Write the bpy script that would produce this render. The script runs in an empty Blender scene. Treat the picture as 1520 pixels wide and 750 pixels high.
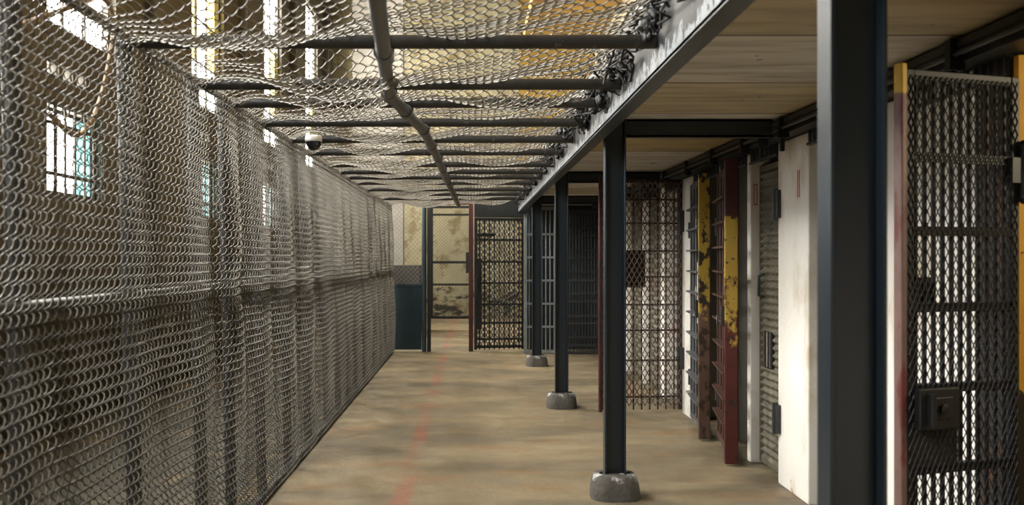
import bpy, math, random
import numpy as np
from mathutils import Vector, Matrix, noise

random.seed(7)
rng = np.random.default_rng(7)
SC = bpy.context.scene
COL = SC.collection
PI = math.pi

# ------------------------------------------------------------------ helpers
def srgb(r, g, b):
    f = lambda c: (c / 255 / 12.92) if c / 255 <= .04045 else ((c / 255 + .055) / 1.055) ** 2.4
    return (f(r), f(g), f(b), 1)


class MB:
    """collects shapes, then links them as ONE mesh object"""
    def __init__(s):
        s.v = []; s.f = []; s.sm = []

    def add(s, vs, fs, smooth=False, mtx=None):
        o = len(s.v)
        if mtx is not None:
            vs = [mtx @ Vector(v) for v in vs]
        s.v += [tuple(v) for v in vs]
        s.f += [tuple(i + o for i in f) for f in fs]
        s.sm += [smooth] * len(fs)
        return s

    def box(s, x0, x1, y0, y1, z0, z1, mtx=None):
        if x0 > x1: x0, x1 = x1, x0
        if y0 > y1: y0, y1 = y1, y0
        if z0 > z1: z0, z1 = z1, z0
        vs = [(x, y, z) for z in (z0, z1) for y in (y0, y1) for x in (x0, x1)]
        fs = [(0, 2, 3, 1), (4, 5, 7, 6), (0, 1, 5, 4), (1, 3, 7, 5), (3, 2, 6, 7), (2, 0, 4, 6)]
        return s.add(vs, fs, False, mtx)

    def tube(s, pts, r, n=10, caps=True, smooth=True, radii=None):
        pts = [Vector(p) for p in pts]
        vs = []; fs = []
        ref = None
        for i, p in enumerate(pts):
            t = (pts[min(i + 1, len(pts) - 1)] - pts[max(i - 1, 0)]).normalized()
            if ref is None:
                ref = t.orthogonal().normalized()
            ref = (ref - t * ref.dot(t)).normalized()
            b = t.cross(ref)
            rr = radii[i] if radii else r
            for k in range(n):
                a = 2 * PI * k / n
                vs.append(p + (ref * math.cos(a) + b * math.sin(a)) * rr)
        for i in range(len(pts) - 1):
            for k in range(n):
                k2 = (k + 1) % n
                fs.append((i * n + k, i * n + k2, (i + 1) * n + k2, (i + 1) * n + k))
        s.add(vs, fs, smooth)
        if caps:
            m = len(pts) - 1
            s.add([vs[k] for k in range(n)][::-1], [tuple(range(n))])
            s.add([vs[m * n + k] for k in range(n)], [tuple(range(n))])
        return s

    def lathe(s, prof, c=(0, 0, 0), n=24, smooth=True, mtx=None):
        vs = []; fs = []
        for (r, z) in prof:
            for k in range(n):
                a = 2 * PI * k / n
                vs.append((c[0] + r * math.cos(a), c[1] + r * math.sin(a), c[2] + z))
        for i in range(len(prof) - 1):
            for k in range(n):
                k2 = (k + 1) % n
                fs.append((i * n + k, i * n + k2, (i + 1) * n + k2, (i + 1) * n + k))
        return s.add(vs, fs, smooth, mtx)

    def blob(s, c, r, seed=0, amp=.35, n=10, m=7, sc=(1, 1, 1)):
        vs = []; fs = []
        for i in range(m + 1):
            th = PI * i / m
            for k in range(n):
                a = 2 * PI * k / n
                d = Vector((math.sin(th) * math.cos(a), math.sin(th) * math.sin(a), math.cos(th)))
                q = r * (1 + amp * noise.noise(d * 2.1 + Vector((seed * 3.7, seed * 1.3, 0))))
                vs.append((c[0] + d.x * q * sc[0], c[1] + d.y * q * sc[1], c[2] + d.z * q * sc[2]))
        for i in range(m):
            for k in range(n):
                k2 = (k + 1) % n
                fs.append((i * n + k, (i + 1) * n + k, (i + 1) * n + k2, i * n + k2))
        return s.add(vs, fs, True)

    def build(s, name, mat, parent=None, bevel=0, seg=2):
        me = bpy.data.meshes.new(name)
        me.from_pydata(s.v, [], s.f)
        me.polygons.foreach_set('use_smooth', s.sm)
        me.materials.append(mat)
        me.update()
        o = bpy.data.objects.new(name, me)
        COL.objects.link(o)
        if parent: o.parent = parent
        if bevel:
            b = o.modifiers.new('bevel', 'BEVEL')
            b.width = bevel; b.segments = seg; b.limit_method = 'ANGLE'
        return o


def np_mesh(name, V, F, mat, parent=None, smooth=True):
    V = np.asarray(V, dtype=np.float32).reshape(-1, 3)
    F = np.asarray(F, dtype=np.int32).reshape(-1, 4)
    me = bpy.data.meshes.new(name)
    me.vertices.add(len(V)); me.vertices.foreach_set('co', V.ravel())
    me.loops.add(F.size); me.loops.foreach_set('vertex_index', F.ravel())
    me.polygons.add(len(F))
    me.polygons.foreach_set('loop_start', np.arange(0, F.size, 4, dtype=np.int32))
    try:
        me.polygons.foreach_set('loop_total', np.full(len(F), 4, dtype=np.int32))
    except Exception:
        pass
    me.polygons.foreach_set('use_smooth', np.full(len(F), smooth, dtype=bool))
    me.materials.append(mat)
    me.update(calc_edges=True); me.validate()
    o = bpy.data.objects.new(name, me)
    COL.objects.link(o)
    if parent: o.parent = parent
    return o


def sweep(P, r, n=5):
    """P: (W, N, 3) wires -> verts, quads of round tubes"""
    W, N, _ = P.shape
    T = np.empty_like(P)
    T[:, 1:-1] = P[:, 2:] - P[:, :-2]; T[:, 0] = P[:, 1] - P[:, 0]; T[:, -1] = P[:, -1] - P[:, -2]
    T /= np.linalg.norm(T, axis=2, keepdims=True) + 1e-9
    ref = np.array([.577, .577, .577]) + 0 * T
    ref = np.cross(T, np.array([.31, .83, .46]))
    ref /= np.linalg.norm(ref, axis=2, keepdims=True) + 1e-9
    B = np.cross(T, ref)
    a = 2 * PI * np.arange(n) / n
    R = np.broadcast_to(np.asarray(r), (W, N))
    V = P[:, :, None, :] + R[:, :, None, None] * (ref[:, :, None, :] * np.cos(a)[None, None, :, None] + B[:, :, None, :] * np.sin(a)[None, None, :, None])
    idx = np.arange(W * N * n).reshape(W, N, n)
    a0 = idx[:, :-1, :]; a1 = idx[:, 1:, :]
    F = np.stack([a0, np.roll(a0, -1, axis=2), np.roll(a1, -1, axis=2), a1], axis=-1)
    return V.reshape(-1, 3), F.reshape(-1, 4)


LAT = np.array([-1, -.5, 0, .5, 1, .5, 0, -.5])
DEP = np.array([0, .9, 1, .9, 0, -.9, -1, -.9])

def chain_link(name, u0, u1, v0, v1, p, q, depth, r, surf, mat, parent=None, n=5):
    """woven chain link: wires run along v, zigzag along u; surf(u, v, d) -> xyz"""
    nw = int(round((u1 - u0) / p))
    ns = int(round((v1 - v0) / q))
    k = np.arange(ns * 4 + 1)
    v = v0 + k * q / 4
    U = np.empty((nw, len(k))); D = np.empty_like(U)
    for i in range(nw):
        ph = (k + (0 if i % 2 == 0 else 4)) % 8
        U[i] = u0 + (i + .5) * p + LAT[ph] * (p / 2 + r * .7)
        D[i] = DEP[ph] * depth
    VV = np.broadcast_to(v, U.shape)
    P = surf(U, VV, D)
    V, F = sweep(P, r, n)
    return np_mesh(name, V, F, mat, parent)


def diamond_sheet(mb_verts, mb_faces, x0, x1, z0, z1, wd, hd, t, y=0.0, wid=.004):
    """expanded metal: zigzag flat strands with thickness, returns arrays"""
    nw = max(1, int(round((x1 - x0) / (wd / 2)))); hw = (x1 - x0) / nw
    ns = max(2, int(round((z1 - z0) / (hd / 2)))); hz = (z1 - z0) / ns
    k = np.arange(ns + 1)
    P = np.empty((nw, ns + 1, 3))
    for i in range(nw):
        s = np.where((k + i) % 2 == 0, 0., 1.)
        P[i, :, 0] = x0 + i * hw + s * hw
        P[i, :, 1] = y
        P[i, :, 2] = z0 + k * hz
    return P


def expanded(name, x0, x1, z0, z1, wd, hd, rad, mat, parent, y=0.0):
    P = diamond_sheet(None, None, x0, x1, z0, z1, wd, hd, 0, y)
    V, F = sweep(P, rad, 4)
    return np_mesh(name, V, F, mat, parent, smooth=False)


def tag(o, label, cat, group=None):
    o['label'] = label; o['category'] = cat; o['kind'] = 'thing'
    if group: o['group'] = group
    return o


def thing(name, label, cat, loc=(0, 0, 0), rz=0, group=None):
    o = bpy.data.objects.new(name, None)
    o.empty_display_size = .1
    COL.objects.link(o)
    o.location = loc; o.rotation_euler = (0, 0, rz)
    return tag(o, label, cat, group)


def struct(name, mb, mat, parent=None, bevel=0):
    o = mb.build(name, mat, parent, bevel)
    if parent is None: o['kind'] = 'structure'
    return o


# ------------------------------------------------------------------ materials
def mat(name, base, rough=.6, metal=0., layers=(), bump=0., bump_scale=30., spec=.5, vary=0., vscale=4., coat=0.):
    """layers: (colour, scale, threshold, softness, stretch xyz, [z-limits])"""
    m = bpy.data.materials.new(name); m.use_nodes = True
    nt = m.node_tree; N = nt.nodes; L = nt.links
    b = N['Principled BSDF']
    b.inputs['Roughness'].default_value = rough
    b.inputs['Metallic'].default_value = metal
    b.inputs['Specular IOR Level'].default_value = spec
    tc = N.new('ShaderNodeTexCoord')
    rgb = N.new('ShaderNodeRGB'); rgb.outputs[0].default_value = base
    cur = rgb.outputs[0]
    if vary:
        nz = N.new('ShaderNodeTexNoise'); nz.inputs['Scale'].default_value = vscale
        nz.inputs['Detail'].default_value = 6; nz.inputs['Roughness'].default_value = .65
        L.new(tc.outputs['Object'], nz.inputs['Vector'])
        hs = N.new('ShaderNodeHueSaturation')
        mr = N.new('ShaderNodeMapRange')
        mr.inputs['From Min'].default_value = .25; mr.inputs['From Max'].default_value = .75
        mr.inputs['To Min'].default_value = 1 - vary; mr.inputs['To Max'].default_value = 1 + vary
        L.new(nz.outputs['Fac'], mr.inputs['Value']); L.new(mr.outputs[0], hs.inputs['Value'])
        L.new(cur, hs.inputs['Color']); cur = hs.outputs[0]
    for ly in layers:
        c, sc, th, so, st = ly[:5]
        mp = N.new('ShaderNodeMapping'); mp.inputs['Scale'].default_value = st
        mp.inputs['Location'].default_value = (sc * .37, sc * .11, sc * .23)
        L.new(tc.outputs['Object'], mp.inputs['Vector'])
        nz = N.new('ShaderNodeTexNoise'); nz.inputs['Scale'].default_value = sc
        nz.inputs['Detail'].default_value = 8; nz.inputs['Roughness'].default_value = .62
        L.new(mp.outputs[0], nz.inputs['Vector'])
        fac = nz.outputs['Fac']
        if len(ly) > 5:        # bias along z: (z_at_0, z_at_1, amount)
            z0, z1, am = ly[5]
            sx = N.new('ShaderNodeSeparateXYZ'); L.new(tc.outputs['Object'], sx.inputs[0])
            zr = N.new('ShaderNodeMapRange'); zr.inputs['From Min'].default_value = z0; zr.inputs['From Max'].default_value = z1
            zr.inputs['To Min'].default_value = 0; zr.inputs['To Max'].default_value = am
            L.new(sx.outputs[2], zr.inputs['Value'])
            ad = N.new('ShaderNodeMath'); ad.operation = 'ADD'
            L.new(fac, ad.inputs[0]); L.new(zr.outputs[0], ad.inputs[1]); fac = ad.outputs[0]
        mr = N.new('ShaderNodeMapRange'); mr.interpolation_type = 'SMOOTHSTEP'
        mr.inputs['From Min'].default_value = th - so; mr.inputs['From Max'].default_value = th + so
        L.new(fac, mr.inputs['Value'])
        mx = N.new('ShaderNodeMix'); mx.data_type = 'RGBA'
        L.new(mr.outputs[0], mx.inputs[0]); L.new(cur, mx.inputs[6]); mx.inputs[7].default_value = c
        cur = mx.outputs[2]
    L.new(cur, b.inputs['Base Color'])
    if bump:
        nz = N.new('ShaderNodeTexNoise'); nz.inputs['Scale'].default_value = bump_scale; nz.inputs['Detail'].default_value = 6
        L.new(tc.outputs['Object'], nz.inputs['Vector'])
        bp = N.new('ShaderNodeBump'); bp.inputs['Strength'].default_value = bump; bp.inputs['Distance'].default_value = .02
        L.new(nz.outputs['Fac'], bp.inputs['Height']); L.new(bp.outputs[0], b.inputs['Normal'])
    return m


def emit(name, col, strength):
    m = bpy.data.materials.new(name); m.use_nodes = True
    nt = m.node_tree
    b = nt.nodes['Principled BSDF']
    b.inputs['Base Color'].default_value = (.5, .5, .5, 1)
    b.inputs['Roughness'].default_value = .3
    b.inputs['Emission Color'].default_value = col
    b.inputs['Emission Strength'].default_value = strength
    return m


M = {}
M['wire'] = mat('galvanised_wire', srgb(102, 99, 92), .34, .80, vary=.25, vscale=3)
M['roof_wire'] = mat('pale_galvanised_wire', srgb(124, 120, 111), .38, .60, vary=.25, vscale=3)
M['dark_pipe'] = mat('dark_painted_pipe', srgb(46, 45, 43), .42, .1, vary=.3, vscale=6,
                     layers=[(srgb(120, 112, 100), 14, .66, .05, (1, 1, 1))])
M['grey_pipe'] = mat('grey_painted_pipe', srgb(84, 86, 86), .38, .25, vary=.2, vscale=6)
M['slate'] = mat('slate_blue_steel_paint', srgb(31, 40, 47), .36, .0, vary=.12, vscale=5,
                 layers=[(srgb(205, 205, 200), 9, .735, .012, (1, 1, .5)), (srgb(120, 78, 48), 12, .745, .012, (1, 1, .6))])
M['dark_steel'] = mat('dark_steel_paint', srgb(40, 43, 45), .5, .1, vary=.25, vscale=5,
                      layers=[(srgb(84, 70, 56), 8, .68, .05, (1, 1, 1))])
M['black_steel'] = mat('black_steel_paint', srgb(28, 29, 30), .5, .15, vary=.25, vscale=8)
M['rust_mesh'] = mat('rusty_black_mesh', srgb(38, 34, 31), .55, .2, vary=.3, vscale=6,
                     layers=[(srgb(86, 52, 34), 5, .60, .06, (1, 1, .6))])
M['brown_mesh'] = mat('brown_grey_mesh', srgb(106, 94, 83), .5, .3, vary=.3, vscale=6,
                      layers=[(srgb(96, 56, 38), 4, .57, .06, (1, 1, .6))])
M['grey_bar'] = mat('grey_blue_bars', srgb(122, 129, 131), .4, .15, vary=.2, vscale=6)
M['dark_bar'] = mat('dark_bars', srgb(52, 55, 57), .42, .2, vary=.25, vscale=6)
M['olive'] = mat('olive_grey_sheet', srgb(100, 95, 80), .55, .0, vary=.16, vscale=4,
                 layers=[(srgb(60, 58, 50), 7, .64, .05, (1, 1, .5))])
M['white_paint'] = mat('chipped_white_paint', srgb(238, 235, 228), .6, 0, vary=.05, vscale=3, bump=.15, bump_scale=14,
                       layers=[(srgb(196, 182, 158), 2.2, .62, .10, (1, 1, .5)),
                               (srgb(150, 105, 60), 7, .86, .05, (1, 1, 1), (.45, .0, .22)),
                               (srgb(120, 100, 78), 16, .73, .02, (1, 1, .6))])
M['plaster_grey'] = mat('cell_plaster', srgb(160, 156, 146), .8, 0, vary=.2, vscale=3)
M['yellow_wall'] = mat('mustard_cell_paint', srgb(222, 166, 48), .6, 0, vary=.08, vscale=3,
                       layers=[(srgb(120, 74, 32), 22, .70, .04, (1, 1, 1)),
                               (srgb(46, 36, 22), 5, .62, .02, (1, 1, 1), (.98, .80, .75))])
M['floor'] = None
M['outer'] = mat('outer_wall_paint', srgb(78, 73, 62), .75, 0, vary=.18, vscale=1.6, bump=.2, bump_scale=9,
                 layers=[(srgb(70, 62, 48), 1.1, .58, .10, (1, .6, .4)),
                         (srgb(38, 37, 31), 1.3, .92, .22, (1, 1, .5), (2.7, .5, .62))])
M['upper'] = mat('cream_upper_paint', srgb(160, 148, 120), .75, 0, vary=.12, vscale=1.5,
                 layers=[(srgb(160, 136, 92), 1.2, .60, .08, (1, 1, .5))])
M['yellow_upper'] = mat('ochre_upper_paint', srgb(168, 134, 62), .75, 0, vary=.12, vscale=1.5,
                        layers=[(srgb(130, 96, 44), 1.2, .60, .08, (1, 1, .5))])
M['far_plaster'] = mat('stained_far_plaster', srgb(178, 168, 134), .85, 0, vary=.16, vscale=1.3, bump=.3, bump_scale=6,
                       layers=[(srgb(140, 124, 88), 2.6, .56, .06, (1, 1, 1)),
                               (srgb(52, 44, 32), 3.2, .80, .07, (1, 1, 2.2), (1.3, .55, .26))])
M['blue_sheet'] = mat('teal_blue_sheet', srgb(27, 46, 52), .45, .1, vary=.2, vscale=3,
                      layers=[(srgb(70, 84, 84), 4, .68, .04, (1, 1, .6))])
M['blue_post'] = mat('blue_grey_post', srgb(48, 62, 69), .4, .1, vary=.15, vscale=4)
M['red_frame'] = mat('oxide_red_paint', srgb(70, 28, 25), .5, .05, vary=.25, vscale=6,
                     layers=[(srgb(44, 32, 28), 7, .58, .05, (1, 1, .5))])
M['red_paint'] = mat('red_brown_door_paint', srgb(76, 50, 42), .5, .05, vary=.2, vscale=5,
                     layers=[(srgb(60, 44, 38), 6, .60, .05, (1, 1, .5))])
M['blue_grey_door'] = mat('blue_grey_door_paint', srgb(88, 89, 90), .5, .05, vary=.2, vscale=5,
                          layers=[(srgb(190, 186, 176), 9, .63, .03, (1, 1, .5))])
M['stile_red'] = mat('stile_yellow_over_red', srgb(78, 30, 24), .45, .05, vary=.25, vscale=6,
                     layers=[(srgb(174, 144, 58), 5, .70, .03, (1, 1, .7), (.75, 1.35, .32)),
                             (srgb(62, 24, 20), 4, .80, .03, (1, 1, .6), (1.6, 1.8, .5)),
                             (srgb(40, 30, 24), 13, .60, .02, (1, 1, 1))])
M['stile_brown'] = mat('stile_yellow_over_brown', srgb(92, 70, 56), .45, .05, vary=.25, vscale=6,
                       layers=[(srgb(174, 146, 58), 5, .66, .03, (1, 1, .7), (.9, 1.5, .36)),
                               (srgb(48, 38, 28), 12, .53, .03, (1, 1, .8))])
M['stile_pink'] = mat('stile_worn_red_white', srgb(118, 92, 86), .5, .05, vary=.2, vscale=5,
                      layers=[(srgb(104, 52, 50), 8, .54, .05, (1, 1, .35)),
                              (srgb(206, 168, 60), 6, .90, .03, (1, 1, 1), (1.9, 2.05, .5))])
M['beam_face'] = mat('grey_beam_paint_with_tar', srgb(142, 148, 151), .5, 0, vary=.1, vscale=3,
                     layers=[(srgb(120, 122, 120), 5, .58, .08, (1, 1, .5)),
                             (srgb(16, 17, 18), 20, .66, .03, (1, .9, .55), (2.15, 2.30, .36)),
                             (srgb(20, 20, 20), 46, .64, .03, (1, .9, .6), (2.15, 2.30, .14))])
M['tar'] = mat('black_tarred_lashing', srgb(22, 22, 22), .45, 0, vary=.5, vscale=20, bump=.6, bump_scale=60)
M['concrete'] = mat('rough_footing_concrete', srgb(88, 84, 78), .85, 0, vary=.3, vscale=14, bump=.5, bump_scale=40,
                    layers=[(srgb(190, 188, 182), 9, .70, .05, (1, 1, 1), (.06, .15, .16))])
M['muntin'] = mat('window_steel', srgb(56, 50, 42), .5, .2)
M['pane_white'] = emit('bright_sky_pane', (1, .99, .97, 1), 34)
M['pane_teal'] = emit('teal_frosted_pane', (.30, .80, .80, 1), 2.2)
M['pane_yellow'] = emit('sunlit_yellow_pane', (1, .80, .24, 1), 9)
M['roof'] = mat('cream_roof_boards', srgb(120, 108, 84), .8, 0, vary=.1, vscale=1)
M['cable'] = mat('tan_cable', srgb(150, 122, 82), .6, 0)
M['cam_white'] = mat('white_plastic', srgb(225, 225, 222), .35)
M['cam_dome'] = mat('smoked_dome', srgb(14, 16, 20), .08, 0, spec=.8)
M['cabinet'] = mat('dark_cabinet_paint', srgb(40, 36, 32), .6, 0, vary=.3, vscale=4)
M['lamp'] = emit('added_cell_bulb', (1, .85, .55, 1), 30)  # glow of the added, unseen lamp in the yellow cell


def floor_material():
    m = bpy.data.materials.new('worn_concrete_floor'); m.use_nodes = True
    nt = m.node_tree; N = nt.nodes; L = nt.links
    b = N['Principled BSDF']
    tc = N.new('ShaderNodeTexCoord')

    def nz(scale, stretch=(1, 1, 1), det=8, ro=.62):
        mp = N.new('ShaderNodeMapping'); mp.inputs['Scale'].default_value = stretch
        L.new(tc.outputs['Object'], mp.inputs['Vector'])
        n = N.new('ShaderNodeTexNoise'); n.inputs['Scale'].default_value = scale
        n.inputs['Detail'].default_value = det; n.inputs['Roughness'].default_value = ro
        L.new(mp.outputs[0], n.inputs['Vector']); return n.outputs['Fac']

    def ramp(x, a, bb, lo=0., hi=1.):
        r = N.new('ShaderNodeMapRange'); r.interpolation_type = 'SMOOTHSTEP'
        r.inputs['From Min'].default_value = a; r.inputs['From Max'].default_value = bb
        r.inputs['To Min'].default_value = lo; r.inputs['To Max'].default_value = hi
        L.new(x, r.inputs['Value']); return r.outputs[0]

    def mix(f, c1, c2, mode='MIX'):
        x = N.new('ShaderNodeMix'); x.data_type = 'RGBA'; x.blend_type = mode
        L.new(f, x.inputs[0])
        for s, c in ((6, c1), (7, c2)):
            if isinstance(c, tuple): x.inputs[s].default_value = c
            else: L.new(c, x.inputs[s])
        return x.outputs[2]

    def math_(op, a, c):
        x = N.new('ShaderNodeMath'); x.operation = op
        for i, q in enumerate((a, c)):
            if isinstance(q, (int, float)): x.inputs[i].default_value = q
            else: L.new(q, x.inputs[i])
        return x.outputs[0]
    c = mix(ramp(nz(1.1, (.6, 1, 1)), .35, .65), srgb(112, 102, 82), srgb(154, 138, 108))
    c = mix(ramp(nz(2.6, (.5, 1.3, 1)), .5, .72), c, srgb(146, 114, 78))
    c = mix(ramp(nz(.9, (.35, 1.6, 1)), .52, .70, 0, .7), c, srgb(100, 94, 78))
    c = mix(ramp(nz(9, (.5, 1, 1)), .58, .75, 0, .5), c, srgb(108, 92, 68))
    c = mix(ramp(nz(60), .62, .74, 0, .55), c, srgb(90, 78, 60))
    c = mix(ramp(nz(4, (.25, 2.4, 1)), .60, .72, 0, .5), c, srgb(184, 168, 132))
    # worn red line along the walkway
    sx = N.new('ShaderNodeSeparateXYZ'); L.new(tc.outputs['Object'], sx.inputs[0])
    d = math_('ABSOLUTE', math_('ADD', sx.outputs[0], .435), 0)
    d = math_('ADD', d, math_('MULTIPLY', math_('SUBTRACT', nz(5), .5), .08))
    line = math_('MULTIPLY', ramp(d, .03, .085, 1, 0), ramp(nz(1.7, (1, .7, 1)), .36, .62))
    c = mix(math_('MULTIPLY', line, .42), c, srgb(170, 76, 58))
    # blotchy darker brown along the cell fronts and the fence foot
    dr = math_('ADD', ramp(sx.outputs[0], 1.55, 2.0), ramp(sx.outputs[0], -1.05, -1.3))
    dr = math_('MULTIPLY', dr, ramp(nz(3), .3, .7))
    c = mix(math_('MULTIPLY', dr, .7), c, srgb(62, 54, 42))
    L.new(c, b.inputs['Base Color'])
    b.inputs['Roughness'].default_value = .6
    r = ramp(nz(3), .3, .7, .42, .7); L.new(r, b.inputs['Roughness'])
    bp = N.new('ShaderNodeBump'); bp.inputs['Strength'].default_value = .18; bp.inputs['Distance'].default_value = .02
    L.new(nz(22), bp.inputs['Height']); L.new(bp.outputs[0], b.inputs['Normal'])
    return m


def deck_material():
    """board-marked stained concrete soffit: one tone per board run, grooves between"""
    m = bpy.data.materials.new('stained_soffit_boards'); m.use_nodes = True
    nt = m.node_tree; N = nt.nodes; L = nt.links
    b = N['Principled BSDF']; b.inputs['Roughness'].default_value = .7
    tc = N.new('ShaderNodeTexCoord')
    sx = N.new('ShaderNodeSeparateXYZ'); L.new(tc.outputs['Object'], sx.inputs[0])

    def math_(op, a, c=0.):
        x = N.new('ShaderNodeMath'); x.operation = op
        for i, q in enumerate((a, c)):
            if isinstance(q, (int, float)): x.inputs[i].default_value = q
            else: L.new(q, x.inputs[i])
        return x.outputs[0]
    y = math_('DIVIDE', math_('ADD', sx.outputs[1], .30), .97)
    fl = math_('FLOOR', y)
    fr = math_('SUBTRACT', y, fl)
    wn = N.new('ShaderNodeTexWhiteNoise'); wn.noise_dimensions = '1D'; L.new(math_('ADD', fl, 3.0), wn.inputs['W'])
    cr = N.new('ShaderNodeValToRGB'); L.new(wn.outputs['Value'], cr.inputs[0])
    e = cr.color_ramp.elements
    e[0].position = 0; e[0].color = srgb(184, 180, 173)
    e[1].position = 1; e[1].color = srgb(168, 156, 132)
    e2 = cr.color_ramp.elements.new(.55); e2.color = srgb(194, 190, 183)
    e3 = cr.color_ramp.elements.new(.7); e3.color = srgb(172, 152, 100)
    nzm = N.new('ShaderNodeMapping'); nzm.inputs['Scale'].default_value = (.8, 5, 1); L.new(tc.outputs['Object'], nzm.inputs[0])
    nz = N.new('ShaderNodeTexNoise'); nz.inputs['Scale'].default_value = 2.4; nz.inputs['Detail'].default_value = 8
    L.new(nzm.outputs[0], nz.inputs['Vector'])
    mr = N.new('ShaderNodeMapRange'); mr.inputs['From Min'].default_value = .42; mr.inputs['From Max'].default_value = .72
    mr.inputs['To Max'].default_value = .8
    L.new(nz.outputs['Fac'], mr.inputs[0])
    mx = N.new('ShaderNodeMix'); mx.data_type = 'RGBA'; L.new(mr.outputs[0], mx.inputs[0]); L.new(cr.outputs[0], mx.inputs[6]); mx.inputs[7].default_value = srgb(126, 114, 96)
    n2 = N.new('ShaderNodeTexNoise'); n2.inputs['Scale'].default_value = 11; n2.inputs['Detail'].default_value = 3; L.new(tc.outputs['Object'], n2.inputs['Vector'])
    m3 = N.new('ShaderNodeMapRange'); m3.inputs['From Min'].default_value = .72; m3.inputs['From Max'].default_value = .75; L.new(n2.outputs['Fac'], m3.inputs[0])
    mx2 = N.new('ShaderNodeMix'); mx2.data_type = 'RGBA'; L.new(m3.outputs[0], mx2.inputs[0]); L.new(mx.outputs[2], mx2.inputs[6]); mx2.inputs[7].default_value = srgb(36, 28, 18)
    gr = N.new('ShaderNodeMapRange'); gr.inputs['From Min'].default_value = .012; gr.inputs['From Max'].default_value = .03
    gr.inputs['To Min'].default_value = 1; gr.inputs['To Max'].default_value = 0
    L.new(fr, gr.inputs[0])
    mx3 = N.new('ShaderNodeMix'); mx3.data_type = 'RGBA'; L.new(gr.outputs[0], mx3.inputs[0]); L.new(mx2.outputs[2], mx3.inputs[6]); mx3.inputs[7].default_value = srgb(60, 44, 26)
    L.new(mx3.outputs[2], b.inputs['Base Color'])
    bp = N.new('ShaderNodeBump'); bp.inputs['Strength'].default_value = .3; bp.inputs['Distance'].default_value = .02
    L.new(nz.outputs['Fac'], bp.inputs['Height']); L.new(bp.outputs[0], b.inputs['Normal'])
    return m


M['floor'] = floor_material()
M['deck'] = deck_material()
M['floor_outer'] = mat('dark_outer_concrete', srgb(70, 66, 54), .8, 0, vary=.3, vscale=3,
                       layers=[(srgb(128, 108, 76), 1.6, .60, .06, (1, .7, 1)), (srgb(40, 38, 32), 3, .58, .06, (1, 1, 1))])  # darker base than the walkway floor, with tan and dark blotches

# ------------------------------------------------------------------ sizes (metres): x right, y along the walkway, z up; eye at 1.45
EYE = 1.45
XL, XR = -3.5, 1.97          # outer wall, cell fronts
ZD = 2.30                    # deck underside
ZP = EYE + .83               # roof pipes
YE = 14.7                    # end of the cage
YF = 23.6                    # far wall of the hall
YN = -6.5
PIPES = [1.1, 1.95, 2.72, 3.61, 4.49, 5.03, 5.75, 6.56, 7.35, 8.3, 9.0, 9.6, 10.3, 11.3, 12.1, 13.0]

# ------------------------------------------------------------------ room shell
struct('floor', MB().box(-1.33, 4.4, YN, YF + .2, -.12, 0), M['floor'])
struct('floor_outer', MB().box(XL - .2, -1.33, YN, 15.0, -.12, 0), M['floor_outer'])
struct('floor_hall', MB().box(XL - .2, -1.33, 15.0, YF + .2, -.12, 0), M['floor'])

LOW = [-.25 + 4.0 * k for k in range(6)]       # window rows share these starts
wl = MB()
Z = [0, 2.0, 2.73, 2.98, 3.10, 3.4, 6.9, 8.6]
wl.box(XL - .25, XL, YN, YF, Z[0], Z[1])
wl.box(XL - .25, XL, YN, YF, Z[2], Z[3])
wl.box(XL - .25, XL, YN, YF, Z[4], Z[5])
wl.box(XL - .25, XL, YN, YF, Z[6], Z[7])
for za, zb, wdt, off in ((2.0, 2.73, 1.2, 0), (2.98, 3.10, .86, 0), (3.4, 6.9, 1.5, 0)):
    y = YN
    for s in LOW:
        wl.box(XL - .25, XL, y, s + off, za, zb); y = s + off + wdt
    wl.box(XL - .25, XL, y, YF, za, zb)
struct('wall_left', wl, M['outer'])
# shallow pilasters on the outer wall between its windows
pil = MB()
for s in LOW:
    pil.box(XL, XL + .14, s + 2.3, s + 2.85, 0, 8.6)
struct('trim_1', pil, M['outer'])

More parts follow.
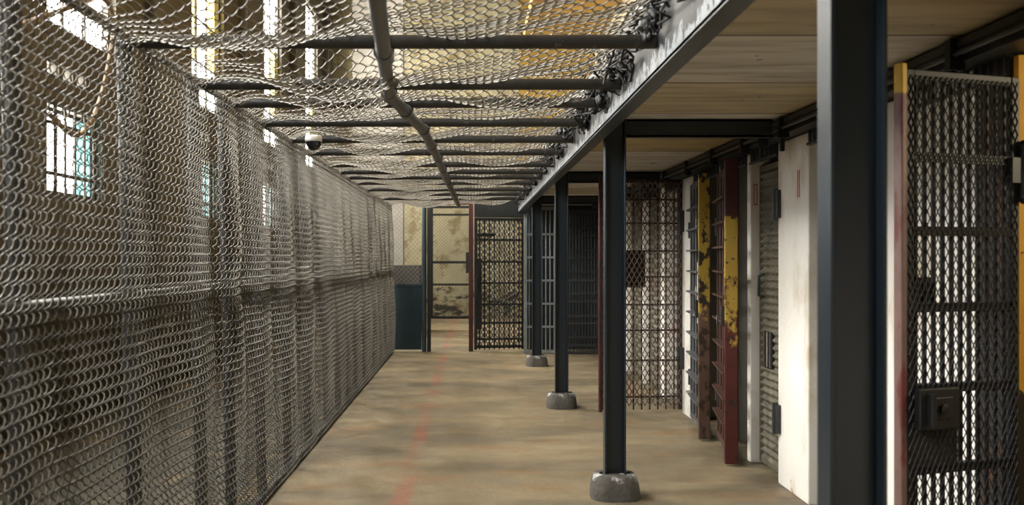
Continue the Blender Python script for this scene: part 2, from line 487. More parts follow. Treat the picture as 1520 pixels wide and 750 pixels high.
for k, s in enumerate(LOW):
    # low window: three bright panes and a teal one, bars in front
    y0, y1 = s, s + 1.2
    fr = MB()
    for a, b_, c, d in ((y0, y1, 2.0, 2.03), (y0, y1, 2.70, 2.73), (y0, y0 + .03, 2.0, 2.73), (y1 - .03, y1, 2.0, 2.73)):
        fr.box(XL - .16, XL - .08, a, b_, c, d)
    w = struct('window_%d' % (2 * k + 1), fr, M['muntin'])
    pw = (1.2 - .06) / 3
    for q in range(3):
        a = y0 + .03 + q * pw
        MB().box(XL - .13, XL - .12, a + .012, a + pw - .012, 2.03, 2.70).build('pane', M['pane_teal'] if q == 2 else M['pane_white'], w)
        if q: MB().box(XL - .15, XL - .10, a - .012, a + .012, 2.03, 2.70).build('mullion', M['muntin'], w)
    for q in range(6):
        a = y0 + .1 + q * .2
        MB().tube([(XL + .02, a, 1.97), (XL + .02, a, 2.76)], .012, 8).build('bar', M['muntin'], w)
    for zz in (2.14, 2.56):
        MB().box(XL + .008, XL + .032, y0 - .02, y1 + .02, zz, zz + .03).build('crossbar', M['muntin'], w)
    for q in range(3):
        a = y0 + .05 + q * .28
        MB().box(XL - .13, XL - .12, a, a + .2, 2.99, 3.09).build('vent_pane', M['pane_white'], w)
        MB().box(XL - .15, XL - .01, a + .2, a + .28, 2.98, 3.10).build('vent_mullion', M['outer'], w)
    # tall window above
    y0, y1 = s, s + 1.5
    fr = MB()
    for a, b_, c, d in ((y0, y1, 3.4, 3.45), (y0, y1, 6.85, 6.9), (y0, y0 + .05, 3.4, 6.9), (y1 - .05, y1, 3.4, 6.9)):
        fr.box(XL - .18, XL - .06, a, b_, c, d)
    w = struct('window_%d' % (2 * k + 2), fr, M['muntin'])
    for q in range(3):
        for r in range(6):
            a = y0 + .05 + q * .4667; zz = 3.45 + r * .5667
            MB().box(XL - .13, XL - .12, a + .01, a + .457, zz + .01, zz + .557).build(
                'pane', M['pane_yellow'] if r in (1, 2) and q != 1 else M['pane_white'], w)
    for q in (1, 2):
        MB().box(XL - .15, XL - .09, y0 + .05 + q * .4667 - .015, y0 + .05 + q * .4667 + .015, 3.45, 6.85).build('mullion', M['muntin'], w)
    for r in range(1, 6):
        MB().box(XL - .15, XL - .09, y0 + .05, y1 - .05, 3.45 + r * .5667 - .015, 3.45 + r * .5667 + .015).build('transom', M['muntin'], w)

# far wall of the hall, cream to the left and ochre over the tier
struct('wall_far', MB().box(XL - .2, 1.14, YF, YF + .25, 0, 8.6), M['far_plaster'])
struct('wall_far_right', MB().box(1.14, 4.4, YF, YF + .25, 0, 8.6), M['yellow_upper'])
struct('wall_near', MB().box(XL - .25, 4.4, YN - .2, YN, 0, 8.8), M['outer'])
struct('ceiling', MB().box(XL - .2, 4.4, YN, YF + .2, 8.6, 8.8), M['roof'])
rb = MB()
for k in range(-2, 9):
    rb.box(XL, 4.2, .6 + k * 2.7, .85 + k * 2.7, 8.2, 8.6)
struct('trim_2', rb, M['dark_steel'])

# cell fronts: white piers, lintel
PIERS = [(2.2, 2.45), (3.70, 4.75), (5.54, 6.09), (6.69, 6.78), (7.50, 7.555), (8.42, 8.87), (9.74, 9.9), (10.9, 11.02), (12.1, 12.2), (13.3, 13.42)]
wr = MB()
for a, b_ in PIERS:
    wr.box(XR, XR + .14, a, b_, 0, 2.195)
wr.box(XR, XR + .14, YN, 1.2, 0, 2.195)
wr_o = struct('wall_right', wr, M['white_paint'], bevel=.008)
M['mark'] = mat('faded_red_marker', srgb(170, 62, 50), .6)
for y in (5.69, 5.72):
    MB().box(XR - .0015, XR + .002, y - .006, y + .006, 1.82, 1.985).build('painted_mark', M['mark'], wr_o)
m = MB()
for a, b_, c, d in ((1.992, 1.997, 1.83, 1.98), (2.012, 2.017, 1.83, 1.98), (1.992, 2.017, 1.83, 1.837), (1.992, 2.017, 1.973, 1.98)):
    m.box(a, b_, 6.6885, 6.6915, c, d)
m.build('painted_mark', M['mark'], wr_o)
struct('wall_jamb_plate', MB().box(XR, XR + .14, 3.46, 3.70, 0, 2.195), M['rust_mesh'])
# cells behind
cw = MB()
for y in (5.8, 6.735, 7.527, 8.6, 9.82, 10.96, 12.15, 13.36):
    cw.box(XR + .145, 4.2, y - .03, y + .03, 0, 2.3)
struct('wall_partition', cw, M['plaster_grey'])
struct('wall_partition_yellow', MB().box(XR + .012, 4.2, 3.425, 3.458, 0, 2.19), M['yellow_wall'])
struct('wall_back', MB().box(4.2, 4.4, YN, 15.2, 0, 6.9), M['plaster_grey'])

# tier deck over the cell side, soffit seen from below
struct('ceiling_deck', MB().box(.785, 4.2, YN, 15.2, ZD, ZD + .15), M['deck'])
struct('wall_upper_right', MB().box(XR, XR + .15, YN, 15.2, ZD + .15, 4.85), M['upper'])
struct('ceiling_upper_deck', MB().box(.785, 4.2, YN, 15.2, 4.85, 5.0), M['yellow_upper'])
struct('wall_upper_top', MB().box(XR, XR + .15, YN, 15.2, 5.0, 8.6), M['yellow_upper'])
# dark end partition behind the barred gates
struct('wall_end', MB().box(.86, 4.2, 15.06, 15.19, 0, ZD - .005), M['dark_steel'])

# ------------------------------------------------------------------ chain link fence on the left
def fx(z):                                    # slight outward lean of the fence
    return -1.25 - .05 * z / 2.28

BAYS = np.array([.3] + PIPES + [13.85, YE + .3])
SLACK = rng.uniform(.012, .05, len(BAYS)); SLACK[-4:] = .008
def bulge(y, z):
    k = np.clip(np.searchsorted(BAYS, y) - 1, 0, len(BAYS) - 2)
    f = np.clip((y - BAYS[k]) / (BAYS[k + 1] - BAYS[k]), 0, 1)
    s = np.sin(PI * np.clip(z / 2.28, 0, 1)) ** .7
    b = SLACK[k] * np.sin(PI * f) ** 1.2 * s * (1 + .35 * np.sin(z * 3.1 + k * 1.9))
    b = b + s * (.008 + .008 * np.sin(y * 9.1 + z * 1.3) + .006 * np.sin(z * 5 + y * 2.1))
    return b * (1 - .55 * np.exp(-((z - 1.3) / .12) ** 2))     # the mid rail holds it back

def fence_surf(y, z, d):
    x = -1.25 - .05 * z / 2.28 + .030 + bulge(y, z) + d
    return np.stack([x, y, z], -1)

fence = thing('chain_link_fence', 'long chain link fence with mid rail closing the left side of the walkway', 'fence', (0, 0, 0))
chain_link('wire_mesh', .75, YE - .1, .03, 2.29, .0245, .041, .0155, .0027, fence_surf, M['wire'], fence)
for y in PIPES + [13.85]:
    MB().tube([(fx(0) - .035, y, 0), (fx(2.3) - .035, y, 2.3)], .03, 12).build('post', M['dark_pipe'], fence)
MB().tube([(fx(1.30) - .010, 0.7, 1.30), (fx(1.30) - .010, YE - .05, 1.30)], .028, 12).build('mid_rail', M['dark_pipe'], fence)
MB().tube([(fx(2.3) - .02, .7, 2.30), (fx(2.3) - .02, YE - .05, 2.30)], .02, 12).build('top_rail', M['dark_pipe'], fence)
MB().box(fx(0) - .03, fx(0) + .012, .7, YE - .05, 0, .05).build('bottom_rail', M['black_steel'], fence)

# ------------------------------------------------------------------ wire roof of the cage
roof = thing('wire_cage_roof', 'sagging chain link roof on cross pipes over the walkway', 'wire roof', (0, 0, 0))
def roof_surf(y, x, d):
    z = np.full_like(y, ZP + .036)
    t = (x + 1.3) / 2.0                       # 0 at the fence, 1 at the beam
    for i in range(len(PIPES)):
        a = PIPES[i]; b_ = PIPES[i + 1] if i + 1 < len(PIPES) else YE
        f = np.clip((y - a) / (b_ - a), 0, 1)
        amp = [.10, .12, .13, .15, .11, .05, .085, .07, .10, .08, .05, .08, .07, .10, .06, .08][i]
        h1 = np.exp(-((t - (.30 + .06 * math.sin(i * 2.3))) / .19) ** 2)
        h2 = np.exp(-((t - (.70 + .06 * math.sin(i * 1.7 + 1))) / .17) ** 2) * (.55 + .3 * math.sin(i * 1.9))
        inside = (y >= a) & (y < b_)
        z = z - np.where(inside, amp * np.sin(PI * f) ** .8 * (h1 + h2) * 1.15, 0)
    z = z + .012 * np.sin(x * 9 + 2 * np.sin(y * 2.3)) * np.sin(y * 3.1 + x * 2) + .006 * np.sin(y * 21 + x * 13)
    z = z - .05 * np.exp(-((t) / .06) ** 2) + .10 * np.clip((t - .86) / .14, 0, 1) ** 1.5
    z = z + .018 * np.clip((t - .8) / .2, 0, 1) * np.sin(y * 17 + x * 11)
    return np.stack([x, y, z + d], -1)
chain_link('wire_mesh', .85, YE - .25, -1.28, .70, .031, .037, .0065, .0028, roof_surf, M['roof_wire'], roof)
for y in PIPES:
    c = MB().tube([(-1.305, y, ZP), (.698, y, ZP)], .027, 14).build('cross_pipe', M['dark_pipe'], roof)
segs = [[(-.155, .85, ZP - .046), (-.40, 4.49, ZP - .050), (-.30, 5.75, ZP - .05), (-.275, 7.35, ZP - .05), (-.25, 10.3, ZP - .05), (-.21, 14.0, ZP - .05)]]
MB().tube(segs[0], .029, 14).build('spine_pipe', M['grey_pipe'], roof)
def spine_x(y):
    s = segs[0]
    for a, b_ in zip(s, s[1:]):
        if a[1] <= y <= b_[1]:
            return a[0] + (b_[0] - a[0]) * (y - a[1]) / (b_[1] - a[1])
    return s[-1][0]
for y in PIPES[:-1]:
    x = spine_x(y)
    m = MB()
    m.tube([(x, y - .05, ZP - .048), (x, y + .05, ZP - .048)], .036, 14)
    a = [(x + .038 * math.cos(t), y + .0, ZP - .02 + .058 * math.sin(t)) for t in np.linspace(0, 2 * PI, 17)]
    m.tube(a, .004, 6, caps=False)
    m.build('pipe_clamp', M['grey_pipe'], roof)

# black tarred lashing where the wire meets the beam: nobody could count the strands
lash = MB()
for i, y in enumerate(PIPES):
    big = 1.0
    for q in range(16):
        yy = y + random.gauss(0, .10); zz = ZP + random.uniform(-.015, .13)
        xx = .70 - abs(random.gauss(0, .03)) - .008
        lash.blob((xx, yy, zz), random.uniform(.012, .03), seed=i * 20 + q, amp=.7, n=8, m=5, sc=(.8, 1.3, 1))
n_str = 420
for q in range(n_str):
    y = random.uniform(1.7, YE - .1)
    z = ZP + random.uniform(.0, .15); x = .685
    pts = []
    px, py, pz = x - random.uniform(0, .10), y, z
    for s in range(5):
        pts.append((min(px, .694), py, pz))
        px += random.gauss(.012, .03); py += random.gauss(0, .05); pz += random.gauss(0, .025)
    lash.tube(pts, random.uniform(.003, .007), 5)
o = lash.build('tarred_lashing', M['tar'], roof); o['kind'] = 'stuff'
o['label'] = 'black tarred ends of the wire along the beam'

# ------------------------------------------------------------------ steel edge beam, posts, cross beams
beam = thing('steel_beam', 'long grey steel edge beam streaked with black tar along the deck', 'beam', (.70, 0, 2.164))
for o_, mbx, mt in (('web', MB().box(.70, .716, YN, 14.6, 2.164, 2.56), 'beam_face'),
                    ('bottom_flange', MB().box(.70, .775, YN, 14.6, 2.158, 2.176), 'slate'),
                    ('top_flange', MB().box(.70, .775, YN, 14.6, 2.545, 2.56), 'slate')):
    p = mbx.build(o_, M[mt], beam); p.matrix_parent_inverse = Matrix.Translation((-.70, 0, -2.164))

POSTS = [2.15, 5.75, 9.2, 12.75]
PX, PW, PD = .8635, .128, .085
plabel = ['thick slate blue steel post right beside the near mesh cell door',
          'slate blue steel post standing in the walkway, first with its concrete footing on view',
          'slate blue steel post, middle one of the three with visible footings',
          'slate blue steel post in front of the light barred gate']
def H_section(mb, x0, x1, y0, y1, z0, z1, tf=.011, tw=.009):
    ym = (y0 + y1) / 2
    mb.box(x0, x0 + tf, y0, y1, z0, z1); mb.box(x1 - tf, x1, y0, y1, z0, z1)
    mb.box(x0 + tf, x1 - tf, ym - tw / 2, ym + tw / 2, z0, z1)
for i, y in enumerate(POSTS):
    t = thing('steel_post', plabel[i], 'post', (PX, y, 0), 0, 'slate blue posts under the deck edge')
    m = MB(); H_section(m, -PW / 2, PW / 2, -PD / 2, PD / 2, .12, 2.298)
    m.build('column', M['slate'], t, bevel=.003)
    f = MB()
    n = 28
    for (rx, z) in ((.0, 0),):
        pass
    vs = []; fs = []
    prof = [(.150, 0), (.151, .02), (.143, .07), (.136, .115), (.126, .135), (.108, .142), (.0, .143)]
    for (r, z) in prof:
        for k in range(n):
            a = 2 * PI * k / n
            # rounded-square plan
            q = r / (abs(math.cos(a)) ** 3.2 + abs(math.sin(a)) ** 3.2) ** (1 / 3.2)
            jit = 1 + .05 * noise.noise(Vector((math.cos(a) * 2 + i * 5, math.sin(a) * 2, z * 14)))
            vs.append((q * jit * math.cos(a), q * jit * math.sin(a), z))
    for a in range(len(prof) - 1):
        for k in range(n):
            k2 = (k + 1) % n
            fs.append((a * n + k, a * n + k2, (a + 1) * n + k2, (a + 1) * n + k))
    f.add(vs, fs, True)
    f.build('concrete_footing', M['concrete'], t)
    for sx in (-1, 1):
        MB().lathe([(0, .0), (.010, .0), (.010, .010), (.004, .014), (0, .014)], (sx * .085, -.01, .142), 8).build('anchor_bolt', M['slate'], t)

clabel = ['dark steel cross beam running over the thick near post to the cells',
          'dark steel cross beam from the first footed post to the white piers',
          'dark steel cross beam from the middle footed post to the cells',
          'dark steel cross beam above the barred gates']
for i, y in enumerate(POSTS):
    t = thing('cross_beam', clabel[i], 'beam', (PX + PW / 2, y, 2.19), 0, 'cross beams under the deck')
    x0, x1 = .003, XR - .148 - PX - PW / 2
    MB().box(x0, x1, -.012, -.002, .0, .107).build('web', M['dark_steel'], t)
    MB().box(x0, x1, -.012, .055, .095, .107).build('top_flange', M['dark_steel'], t)
    MB().box(x0, x1, -.012, .055, .0, .012).build('bottom_flange', M['dark_steel'], t)

# ------------------------------------------------------------------ locking gear along the tops of the cells
gear = thing('locking_gear', 'dark steel locking gear with levers running above the cell doors', 'locking gear', (XR, 0, 2.2))
MB().box(-.10, .14, YN, 14.6, .0, .095).build('gear_housing', M['dark_steel'], gear, bevel=.004)
MB().box(-.125, -.102, YN, 14.6, .055, .085).build('cover_rail', M['dark_bar'], gear)
MB().tube([(-.13, YN, .03), (-.13, 14.6, .03)], .012, 8).build('pull_rod', M['dark_bar'], gear)
for y in (2.4, 3.62, 4.6, 5.62, 6.02, 6.42, 7.25, 8.12, 9.05, 9.7, 10.1, 11.1, 12.3):
    m = MB()
    lo = -.11 if y in (2.4, 4.6, 5.62, 6.02) else -.04
    m.box(-.15, -.09, y - .022, y + .022, -.03, .09)
    m.tube([(-.12, y - .03, -.015), (-.12, y + .03, -.015)], .02, 10)
    m.box(-.14, -.115, y - .012, y + .012, lo, -.01)
    m.build('lever_bracket', M['black_steel'], gear, bevel=.003)
for a, b_ in ((3.46, 4.2), (4.75, 5.54), (6.09, 6.69), (6.78, 7.5), (7.56, 8.42), (8.87, 9.62), (10.2, 10.9)):
    m = MB()
    n = max(3, int((b_ - a) / .05))
    for k in range(n):
        yy = a + (k + .5) * (b_ - a) / n
        m.tube([(.0, yy, -.075), (.0, yy, .002)], .009, 6)
    m.box(-.012, .012, a, b_, -.085, -.07)
    m.build('transom_bars', M['dark_bar'], gear)

# ------------------------------------------------------------------ doors made of bars and expanded metal
def mesh_door(name, label, cat, hinge, end, h, z0, frame_m, bar_m, mesh_m, nbars, cross, dia, wire=.0022, stile=None, stile_m=None, bar_r=.009, frame_w=.035, group=None, side=-1, bot=True, cb_h=.016):
    dx, dy = end[0] - hinge[0], end[1] - hinge[1]
    w = math.hypot(dx, dy); rz = math.atan2(dy, dx)
    t = thing(name, label, cat, (hinge[0], hinge[1], 0), rz, group)
    f = MB()
    f.box(0, frame_w, -.018, .018, z0, h)
    f.box(w - frame_w, w, -.018, .018, z0, h)
    f.box(frame_w, w - frame_w, -.016, .016, h - frame_w, h)
    if bot: f.box(frame_w, w - frame_w, -.016, .016, z0 + .02, z0 + .02 + frame_w)
    f.build('frame', M[frame_m], t, bevel=.003)
    for k in range(nbars):
        x = frame_w + (k + .5) * (w - 2 * frame_w) / nbars
        MB().tube([(x, 0, z0), (x, 0, h - .01)], bar_r, 8).build('bar', M[bar_m], t)
    for z in cross:
        MB().box(frame_w * .6, w - frame_w * .6, -.014, .014, z - cb_h, z + cb_h).build('crossbar', M[bar_m], t)
    if dia:
        expanded('expanded_mesh', .01, w - .01, z0 + .04, h - .02, dia[0], dia[1], wire, M[mesh_m], t, y=side * (.02))
    if stile:
        MB().box(w - .005, w - .005 + stile, -stile * .75, stile * .75, z0 - .02, h + .02).build('stile', M[stile_m], t, bevel=.006)
    return t, w

# near door, open towards the camera side
nd, w = mesh_door('cell_door', 'open dark cell door of small diamond mesh beside the yellow wall at the right edge', 'cell door',
                  (1.955, 3.40), (1.475, 3.24), 2.10, .03, 'black_steel', 'black_steel', 'black_steel', 11,
                  [.42, .72, 1.0, 1.28, 1.545, 1.80], (.0225, .047), .0022, .026, 'stile_pink', .0085, side=1)
lb = MB(); lb.box(w - .20, w - .03, .022, .05, .865, 1.005); lb.box(w - .165, w - .08, .05, .058, .90, .975)
lb.lathe([(0, 0), (.018, 0), (.018, .012), (0, .012)], (0, 0, 0), 12, mtx=Matrix.Translation((w - .12, .058, .935)) @ Matrix.Rotation(-PI / 2, 4, 'X'))
lk = lb.build('lock_box', M['black_steel'], nd, bevel=.003)
MB().box(w - .075, w - .060, .05, .075, .88, .99).build('bolt_handle', M['black_steel'], lk)
MB().box(w - .155, w - .02, -.026, -.020, 1.275, 1.385).build('upper_plate', M['black_steel'], nd)
MB().box(w - .22, w - .02, .012, .020, .73, .86).build('lower_plate', M['black_steel'], nd)
for z in (1.76, .35):
    m = MB(); m.tube([(-.012, .03, z - .09), (-.012, .03, z + .09)], .022, 12); m.box(-.03, .05, .0, .035, z - .04, z + .05)
    m.blob((-.012, .03, z + .09), .026, 3, .1); m.blob((-.012, .03, z - .09), .026, 4, .1)
    m.build('hinge', M['black_steel'], nd)

# far mesh door standing open across the walkway edge
fd, w = mesh_door('cell_door', 'open brown cell door with coarse diamond mesh standing square to the white piers', 'cell door',
                  (1.955, 8.83), (1.195, 8.78), 2.19, .04, 'rust_mesh', 'rust_mesh', 'brown_mesh', 9,
                  [.16, .50, .78, 1.02, 1.28, 1.52, 1.78, 2.0], (.050, .088), .0056, .03, 'red_frame', .0075, side=1, bot=False, cb_h=.008)
for z in (.52, 1.80):
    m = MB(); m.box(-.012, .03, .02, .045, z - .09, z + .09); m.tube([(-.01, .03, z - .1), (-.01, .03, z + .1)], .016, 10)
    m.build('hinge', M['dark_steel'], fd)
MB().box(w - .42, w - .03, -.028, -.021, 1.18, 1.52).build('lock_plate', M['rust_mesh'], fd)

# two barred doors standing ajar, their ladder of flat bars seen edge-on
def ladder_door(label, hinge, end, h, paint, stile_m, z0=.05):
    dx, dy = end[0] - hinge[0], end[1] - hinge[1]
    w = math.hypot(dx, dy); rz = math.atan2(dy, dx)
    t = thing('barred_cell_door', label, 'cell door', (hinge[0], hinge[1], 0), rz, 'barred doors ajar')
    f = MB(); f.box(0, .05, -.02, .02, z0, h); f.box(.05, w, -.014, .014, h - .05, h); f.box(.05, w, -.02, .02, z0, z0 + .05)
    f.build('frame', M[paint], t, bevel=.003)
    n = 4
    for k in range(1, 11):
        z = z0 + .05 + k * (h - .1 - z0) / 11
        MB().box(.04, w, -.060, .034, z - .007, z + .007).build('crossbar', M[paint], t)
    for k in range(n):
        x = .05 + (k + .5) * (w - .05) / n
        MB().tube([(x, -.005, z0), (x, -.005, h - .01)], .011, 8).build('bar', M[paint], t)
    s = MB().box(w, w + .05, -.052, .040, .015, h + .03).build('stile', M[stile_m], t, bevel=.008)
    lb = MB().box(w + .008, w + .042, -.075, -.050, .98, 1.12).build('lock_case', M['dark_steel'], t, bevel=.003)
    MB().tube([(w + .02, -.075, 1.05), (w + .02, -.10, 1.05), (w + .02, -.10, .98)], .006, 8).build('handle', M['dark_bar'], lb)
    for z in (.4, 1.7):
        MB().tube([(-.01, -.02, z - .07), (-.01, -.02, z + .07)], .016, 10).build('hinge', M['dark_steel'], t)
    return t
d2 = ladder_door('red brown barred cell door ajar, its front edge peeling from yellow to red', (1.945, 7.44), (1.815, 6.62), 2.12, 'red_paint', 'stile_red')
d1 = ladder_door('blue grey barred cell door ajar, its front edge speckled yellow and brown', (1.945, 8.36), (1.845, 7.52), 2.10, 'blue_grey_door', 'stile_brown')

MB().box(.62, .80, -.030, -.022, .92, 1.42).build('cream_plate', M['white_paint'], d1)
MB().box(.60, .78, -.030, -.022, .85, 1.38).build('wooden_plate', M['stile_brown'], d2)
# shut doors of ribbed olive-grey expanded sheet, set back in their openings
def sheet_door(label, ya, yb, group='shut olive grey cell doors', detail=True):
    t = thing('sheet_cell_door', label, 'cell door', (XR + .075, ya, 0), PI / 2, group)
    w = yb - ya
    MB().box(.004, w - .004, -.02, .0, .02, 2.10).build('panel', M['olive'], t)
    f = MB(); f.box(.004, .04, .0, .014, .02, 2.10); f.box(w - .04, w - .004, .0, .014, .02, 2.10); f.box(.04, w - .04, .0, .014, 2.06, 2.10); f.box(.04, w - .04, .0, .014, .02, .07)
    f.build('frame', M['olive'], t, bevel=.003)
    nz_ = 312; nx_ = 26
    zz = np.linspace(.06, 2.07, nz_); xx = np.linspace(.03, w - .03, nx_)
    G = np.empty((nz_, nx_, 3)); G[..., 0] = xx[None, :]; G[..., 2] = zz[:, None]
    wob = .010 * np.abs(((xx / .055) % 2) - 1)
    G[..., 1] = .010 + .010 * np.sin(2 * PI * (zz[:, None] + wob[None, :]) / .052)
    ii = np.arange(nz_ * nx_).reshape(nz_, nx_)
    Fq = np.stack([ii[:-1, :-1], ii[:-1, 1:], ii[1:, 1:], ii[1:, :-1]], -1)
    np_mesh('ribbed_sheet', G, Fq, M['olive'], t)
    if detail:
        m = MB(); m.box(w * .48, w * .80, .012, .024, .70, .95)
        s = m.build('food_slot', M['black_steel'], t)
        for k in range(3):
            x = w * (.53 + .11 * k)
            MB().box(x, x + .012, .024, .027, .705, .945).build('slot_bar', M['plaster_grey'] if k == 1 else M['olive'], s)
        m = MB(); m.tube([(w * .82, .012, 1.18), (w * .82, .05, 1.19), (w * .82, .05, 1.33), (w * .82, .012, 1.34)], .010, 8)
        m.build('handle', M['dark_bar'], t)
        for z in (.42, 1.80):
            m = MB(); m.box(-.06, .05, .075, .10, z - .09, z + .09); m.tube([(-.005, .095, z - .10), (-.005, .095, z + .10)], .018, 10)
            m.build('hinge', M['dark_bar'], t, bevel=.003)
    return t
sheet_door('olive grey ribbed cell door shut between thin and wide white piers', 6.09, 6.69)
sheet_door('olive grey ribbed cell door shut just behind the thick near post', 4.75, 5.54)
sheet_door('olive grey ribbed cell door behind the brown mesh door, first of the far pair', 9.9, 10.9, detail=False)
sheet_door('olive grey ribbed cell door deepest along the white cell fronts', 11.02, 12.1, detail=False)

# ------------------------------------------------------------------ end of the cage
# blue sheet panel with chain link above
part = thing('wire_partition', 'teal blue sheet panel with chain link above at the end of the walkway', 'partition', (-1.33, YE, 0))
MB().box(.02, .53, -.012, .012, .03, 1.02).build('blue_panel', M['blue_sheet'], part, bevel=.004)
MB().box(.02, .53, -.02, .02, 1.02, 1.06).build('rail', M['blue_post'], part)
def part_surf(u, v, d):
    return np.stack([u, d, v], -1)
chain_link('wire_mesh', .0, .54, 1.06, 2.42, .036, .036, .004, .0026, part_surf, M['roof_wire'], part)
MB().tube([(.57, 0, 0), (.57, 0, 2.38)], .038, 14).build('post', M['blue_post'], part)
MB().tube([(.0, 0, 0), (.0, 0, 2.38)], .025, 12).build('post', M['dark_pipe'], part)
MB().tube([(.0, 0, 2.40), (.6, 0, 2.40)], .02, 12).build('top_rail', M['dark_pipe'], part)

gf = thing('gate_frame', 'dark red steel frame around the open gateway at the end', 'frame', (-.685, YE + .02, 0))
MB().box(.62, .69, -.03, .03, 0, 2.36).build('jamb', M['red_frame'], gf, bevel=.004)
MB().box(-.03, .03, -.03, .03, 0, 2.36).build('jamb', M['black_steel'], gf, bevel=.004)
MB().box(.03, .62, -.03, .03, 2.29, 2.36).build('header', M['red_frame'], gf, bevel=.004)

# expanded mesh infill over the gates up to the wire roof
eg, w = mesh_door('mesh_gate', 'dark diamond mesh gate with solid head plate beside the open gateway', 'gate',
                  (.80, YE + .03), (.02, YE - .10), 2.08, .04, 'black_steel', 'black_steel', 'dark_bar', 9,
                  [.20, .45, .74, 1.07, 1.40, 1.74], (.050, .092), .0070, None, None, .012, .045, side=1)
MB().box(0, w, -.02, .02, 2.085, 2.36).build('head_plate', M['dark_steel'], eg, bevel=.003)
MB().box(w - .11, w - .045, .02, .04, .35, 1.45).build('lock_plate', M['black_steel'], eg)
MB().box(w - .32, w - .02, .02, .055, 1.79, 1.84).build('slide_bolt', M['black_steel'], eg)
MB().box(w - .06, w - .02, .041, .07, 1.0, 1.15).build('handle', M['black_steel'], eg)

def barred(name, label, x0, x1, y, h, m_, nbars, zs, r, fw=.04, rz=0):
    t = thing(name, label, 'gate', (x0, y, 0), rz)
    w = x1 - x0
    f = MB(); f.box(0, fw, -.03, .03, 0, h); f.box(w - fw, w, -.03, .03, 0, h); f.box(fw, w - fw, -.02, .02, h - .05, h); f.box(fw, w - fw, -.02, .02, .01, .05)
    f.build('frame', M[m_], t, bevel=.004)
    for k in range(nbars):
        x = fw + (k + .5) * (w - 2 * fw) / nbars
        MB().tube([(x, 0, .03), (x, 0, h - .02)], r, 8).build('bar', M[m_], t)
    for z in zs:
        MB().box(fw * .5, w - fw * .5, -.024, .024, z - .016, z + .016).build('crossbar', M[m_], t)
    return t
barred('barred_gate', 'grey barred gate panel just behind the last post', .775, 1.32, 14.35, 2.24, 'grey_bar', 7, [.06 + .352 * k for k in range(1, 6)], .011, .05)
barred('barred_gate', 'dark close-barred gate reaching to the cell fronts at the end', 1.36, 1.95, 14.25, 2.19, 'dark_bar', 11, [.14, .26, .47, .58, .80, .92, 1.12, 1.25, 1.46, 1.58, 1.80, 1.92], .010)

# far gate across the hall seen through the gateway
fg = thing('far_gate', 'dark framed chain link gate before the stained far wall', 'gate', (-1.02, 22.7, 0))
for a, b_, c, d in ((0, .06, 0, 2.72), (.95, 1.01, 0, 2.72), (.06, .95, 0, .06), (.06, .95, 2.66, 2.72), (.06, .95, 1.33, 1.39), (.06, .95, .80, .85), (.06, .95, 2.48, 2.53)):
    MB().box(a, b_, -.025, .025, c, d).build('frame_bar', M['black_steel'], fg)
def fg_surf(u, v, d):
    return np.stack([u, d, v], -1)
chain_link('wire_mesh', .05, .96, .06, 2.70, .04, .04, .004, .003, fg_surf, M['grey_pipe'], fg, n=4)
MB().box(.85, .95, -.05, -.025, 1.1, 1.6).build('lock_box', M['black_steel'], fg)

# low dark cabinet and grey column left of the gateway in the hall beyond
cb = thing('metal_cabinet', 'low dark metal cabinet beyond the chain link partition', 'cabinet', (-1.75, 18.4, 0))
MB().box(-.9, .75, -.25, .25, 0, 1.32).build('body', M['cabinet'], cb, bevel=.01)
for k in range(3):
    d = MB().box(-.88 + k * .545, -.88 + k * .545 + .52, -.268, -.25, .05, 1.27).build('door', M['cabinet'], cb, bevel=.004)
    MB().box(-.88 + k * .545 + .44, -.88 + k * .545 + .46, -.285, -.268, .7, .85).build('handle', M['dark_bar'], d)
struct('trim_3', MB().box(-2.45, -1.42, 19.2, 19.5, 0, 8.6), M['plaster_grey'])

# ------------------------------------------------------------------ small things
cam_o = thing('security_camera', 'small white and black dome security camera hanging from a roof pipe', 'camera', (-1.09, 6.50, ZP))
MB().box(-.055, -.025, -.05, .035, -.03, .06).build('bracket', M['cam_white'], cam_o, bevel=.004)
MB().lathe([(0, .012), (.052, .012), (.058, .0), (.058, -.03), (.0, -.03)], (.0, -.045, 0), 24).build('housing', M['cam_white'], cam_o)
MB().lathe([(.052, -.03), (.050, -.05), (.038, -.075), (.02, -.088), (0, -.091)], (.0, -.045, 0), 24).build('dome', M['cam_dome'], cam_o)

cpts = []
ctrl = [(-1.376, y, z) for y, z in ((2.4, 1.97), (2.8, 2.13), (3.2, 2.30), (3.5, 2.42), (3.61, 2.36), (3.58, 2.22), (3.48, 2.03), (3.34, 1.90), (3.22, 1.88), (3.06, 1.92))]
for i in range(len(ctrl) - 1):
    p0 = Vector(ctrl[max(i - 1, 0)]); p1 = Vector(ctrl[i]); p2 = Vector(ctrl[i + 1]); p3 = Vector(ctrl[min(i + 2, len(ctrl) - 1)])
    for s in range(6):
        t = s / 6
        cpts.append(.5 * ((2 * p1) + (p2 - p0) * t + (2 * p0 - 5 * p1 + 4 * p2 - p3) * t * t + (3 * p1 - p0 - 3 * p2 + p3) * t ** 3))
cpts.append(Vector(ctrl[-1]))
tag(MB().tube(cpts, .010, 8).build('cable', M['cable']), 'tan cable looping loosely outside the fence by the first window', 'cable')

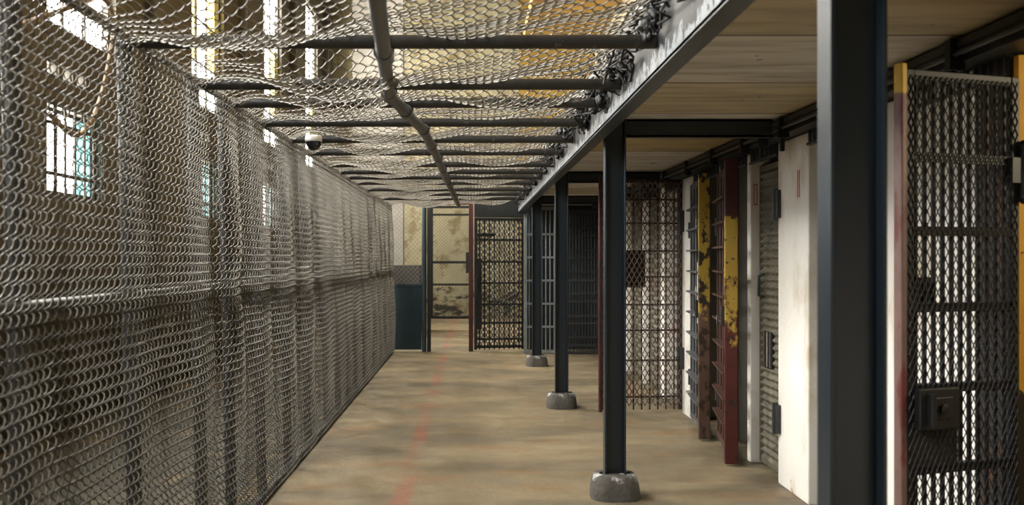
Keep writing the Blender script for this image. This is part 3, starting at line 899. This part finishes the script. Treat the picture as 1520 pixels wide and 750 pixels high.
# lamp added out of view to brighten the near yellow cell's wall
lampo = thing('added_fill_lamp', 'added out-of-view lamp brightening the yellow cell wall', 'lamp', (3.2, 2.7, ZD))
MB().lathe([(0, 0), (.10, 0), (.10, -.03), (.0, -.03)], (0, 0, 0), 20).build('base', M['cam_white'], lampo)
MB().lathe([(.07, -.03), (.085, -.07), (.05, -.12), (0, -.13)], (0, 0, 0), 20).build('bulb', M['lamp'], lampo)

# ------------------------------------------------------------------ light
def area(name, loc, rot, sx, sy, power, col):
    l = bpy.data.lights.new(name, 'AREA'); l.shape = 'RECTANGLE'; l.size = sx; l.size_y = sy
    l.energy = power; l.color = col
    o = bpy.data.objects.new(name, l); COL.objects.link(o)
    o.location = loc; o.rotation_euler = rot
    return o
for k, s in enumerate(LOW):
    area('daylight_window', (XL + .06, s + .75, 5.1), (0, -PI / 2 + .0, 0), 3.3, 1.4, [200, 270, 240, 190, 160, 140][k],
         (.98, .985, 1) if k < 2 else (1, .93, .80))
pl = bpy.data.lights.new('added_cell_fill', 'POINT'); pl.energy = 45; pl.color = (1, .86, .6); pl.shadow_soft_size = .12  # added fill light for the yellow cell wall, source out of view
po = bpy.data.objects.new('added_cell_fill', pl); COL.objects.link(po); po.location = (3.2, 2.7, ZD - .22)

w = bpy.data.worlds.new('World'); SC.world = w; w.use_nodes = True
bg = w.node_tree.nodes['Background']
bg.inputs[0].default_value = (.80, .90, 1.0, 1); bg.inputs[1].default_value = .10

# ------------------------------------------------------------------ camera
cd = bpy.data.cameras.new('camera'); co = bpy.data.objects.new('camera', cd); COL.objects.link(co)
co.location = (0, 0, EYE); co.rotation_euler = (PI / 2, 0, 0)
cd.sensor_width = 36; cd.lens = 1400 / 1520 * 36
cd.shift_x = 58 / 1520; cd.shift_y = 9 / 1520
cd.clip_start = .05
cd.dof.use_dof = True; cd.dof.focus_distance = 7.0; cd.dof.aperture_fstop = 3.6
SC.camera = co
vs_ = SC.view_settings
vs_.view_transform = 'Standard'; vs_.look = 'None'; vs_.exposure = .08; vs_.gamma = 1; vs_.use_curve_mapping = False
SC.cycles.use_denoising = True
SC.cycles.max_bounces = 8
SC.cycles.sample_clamp_indirect = 6
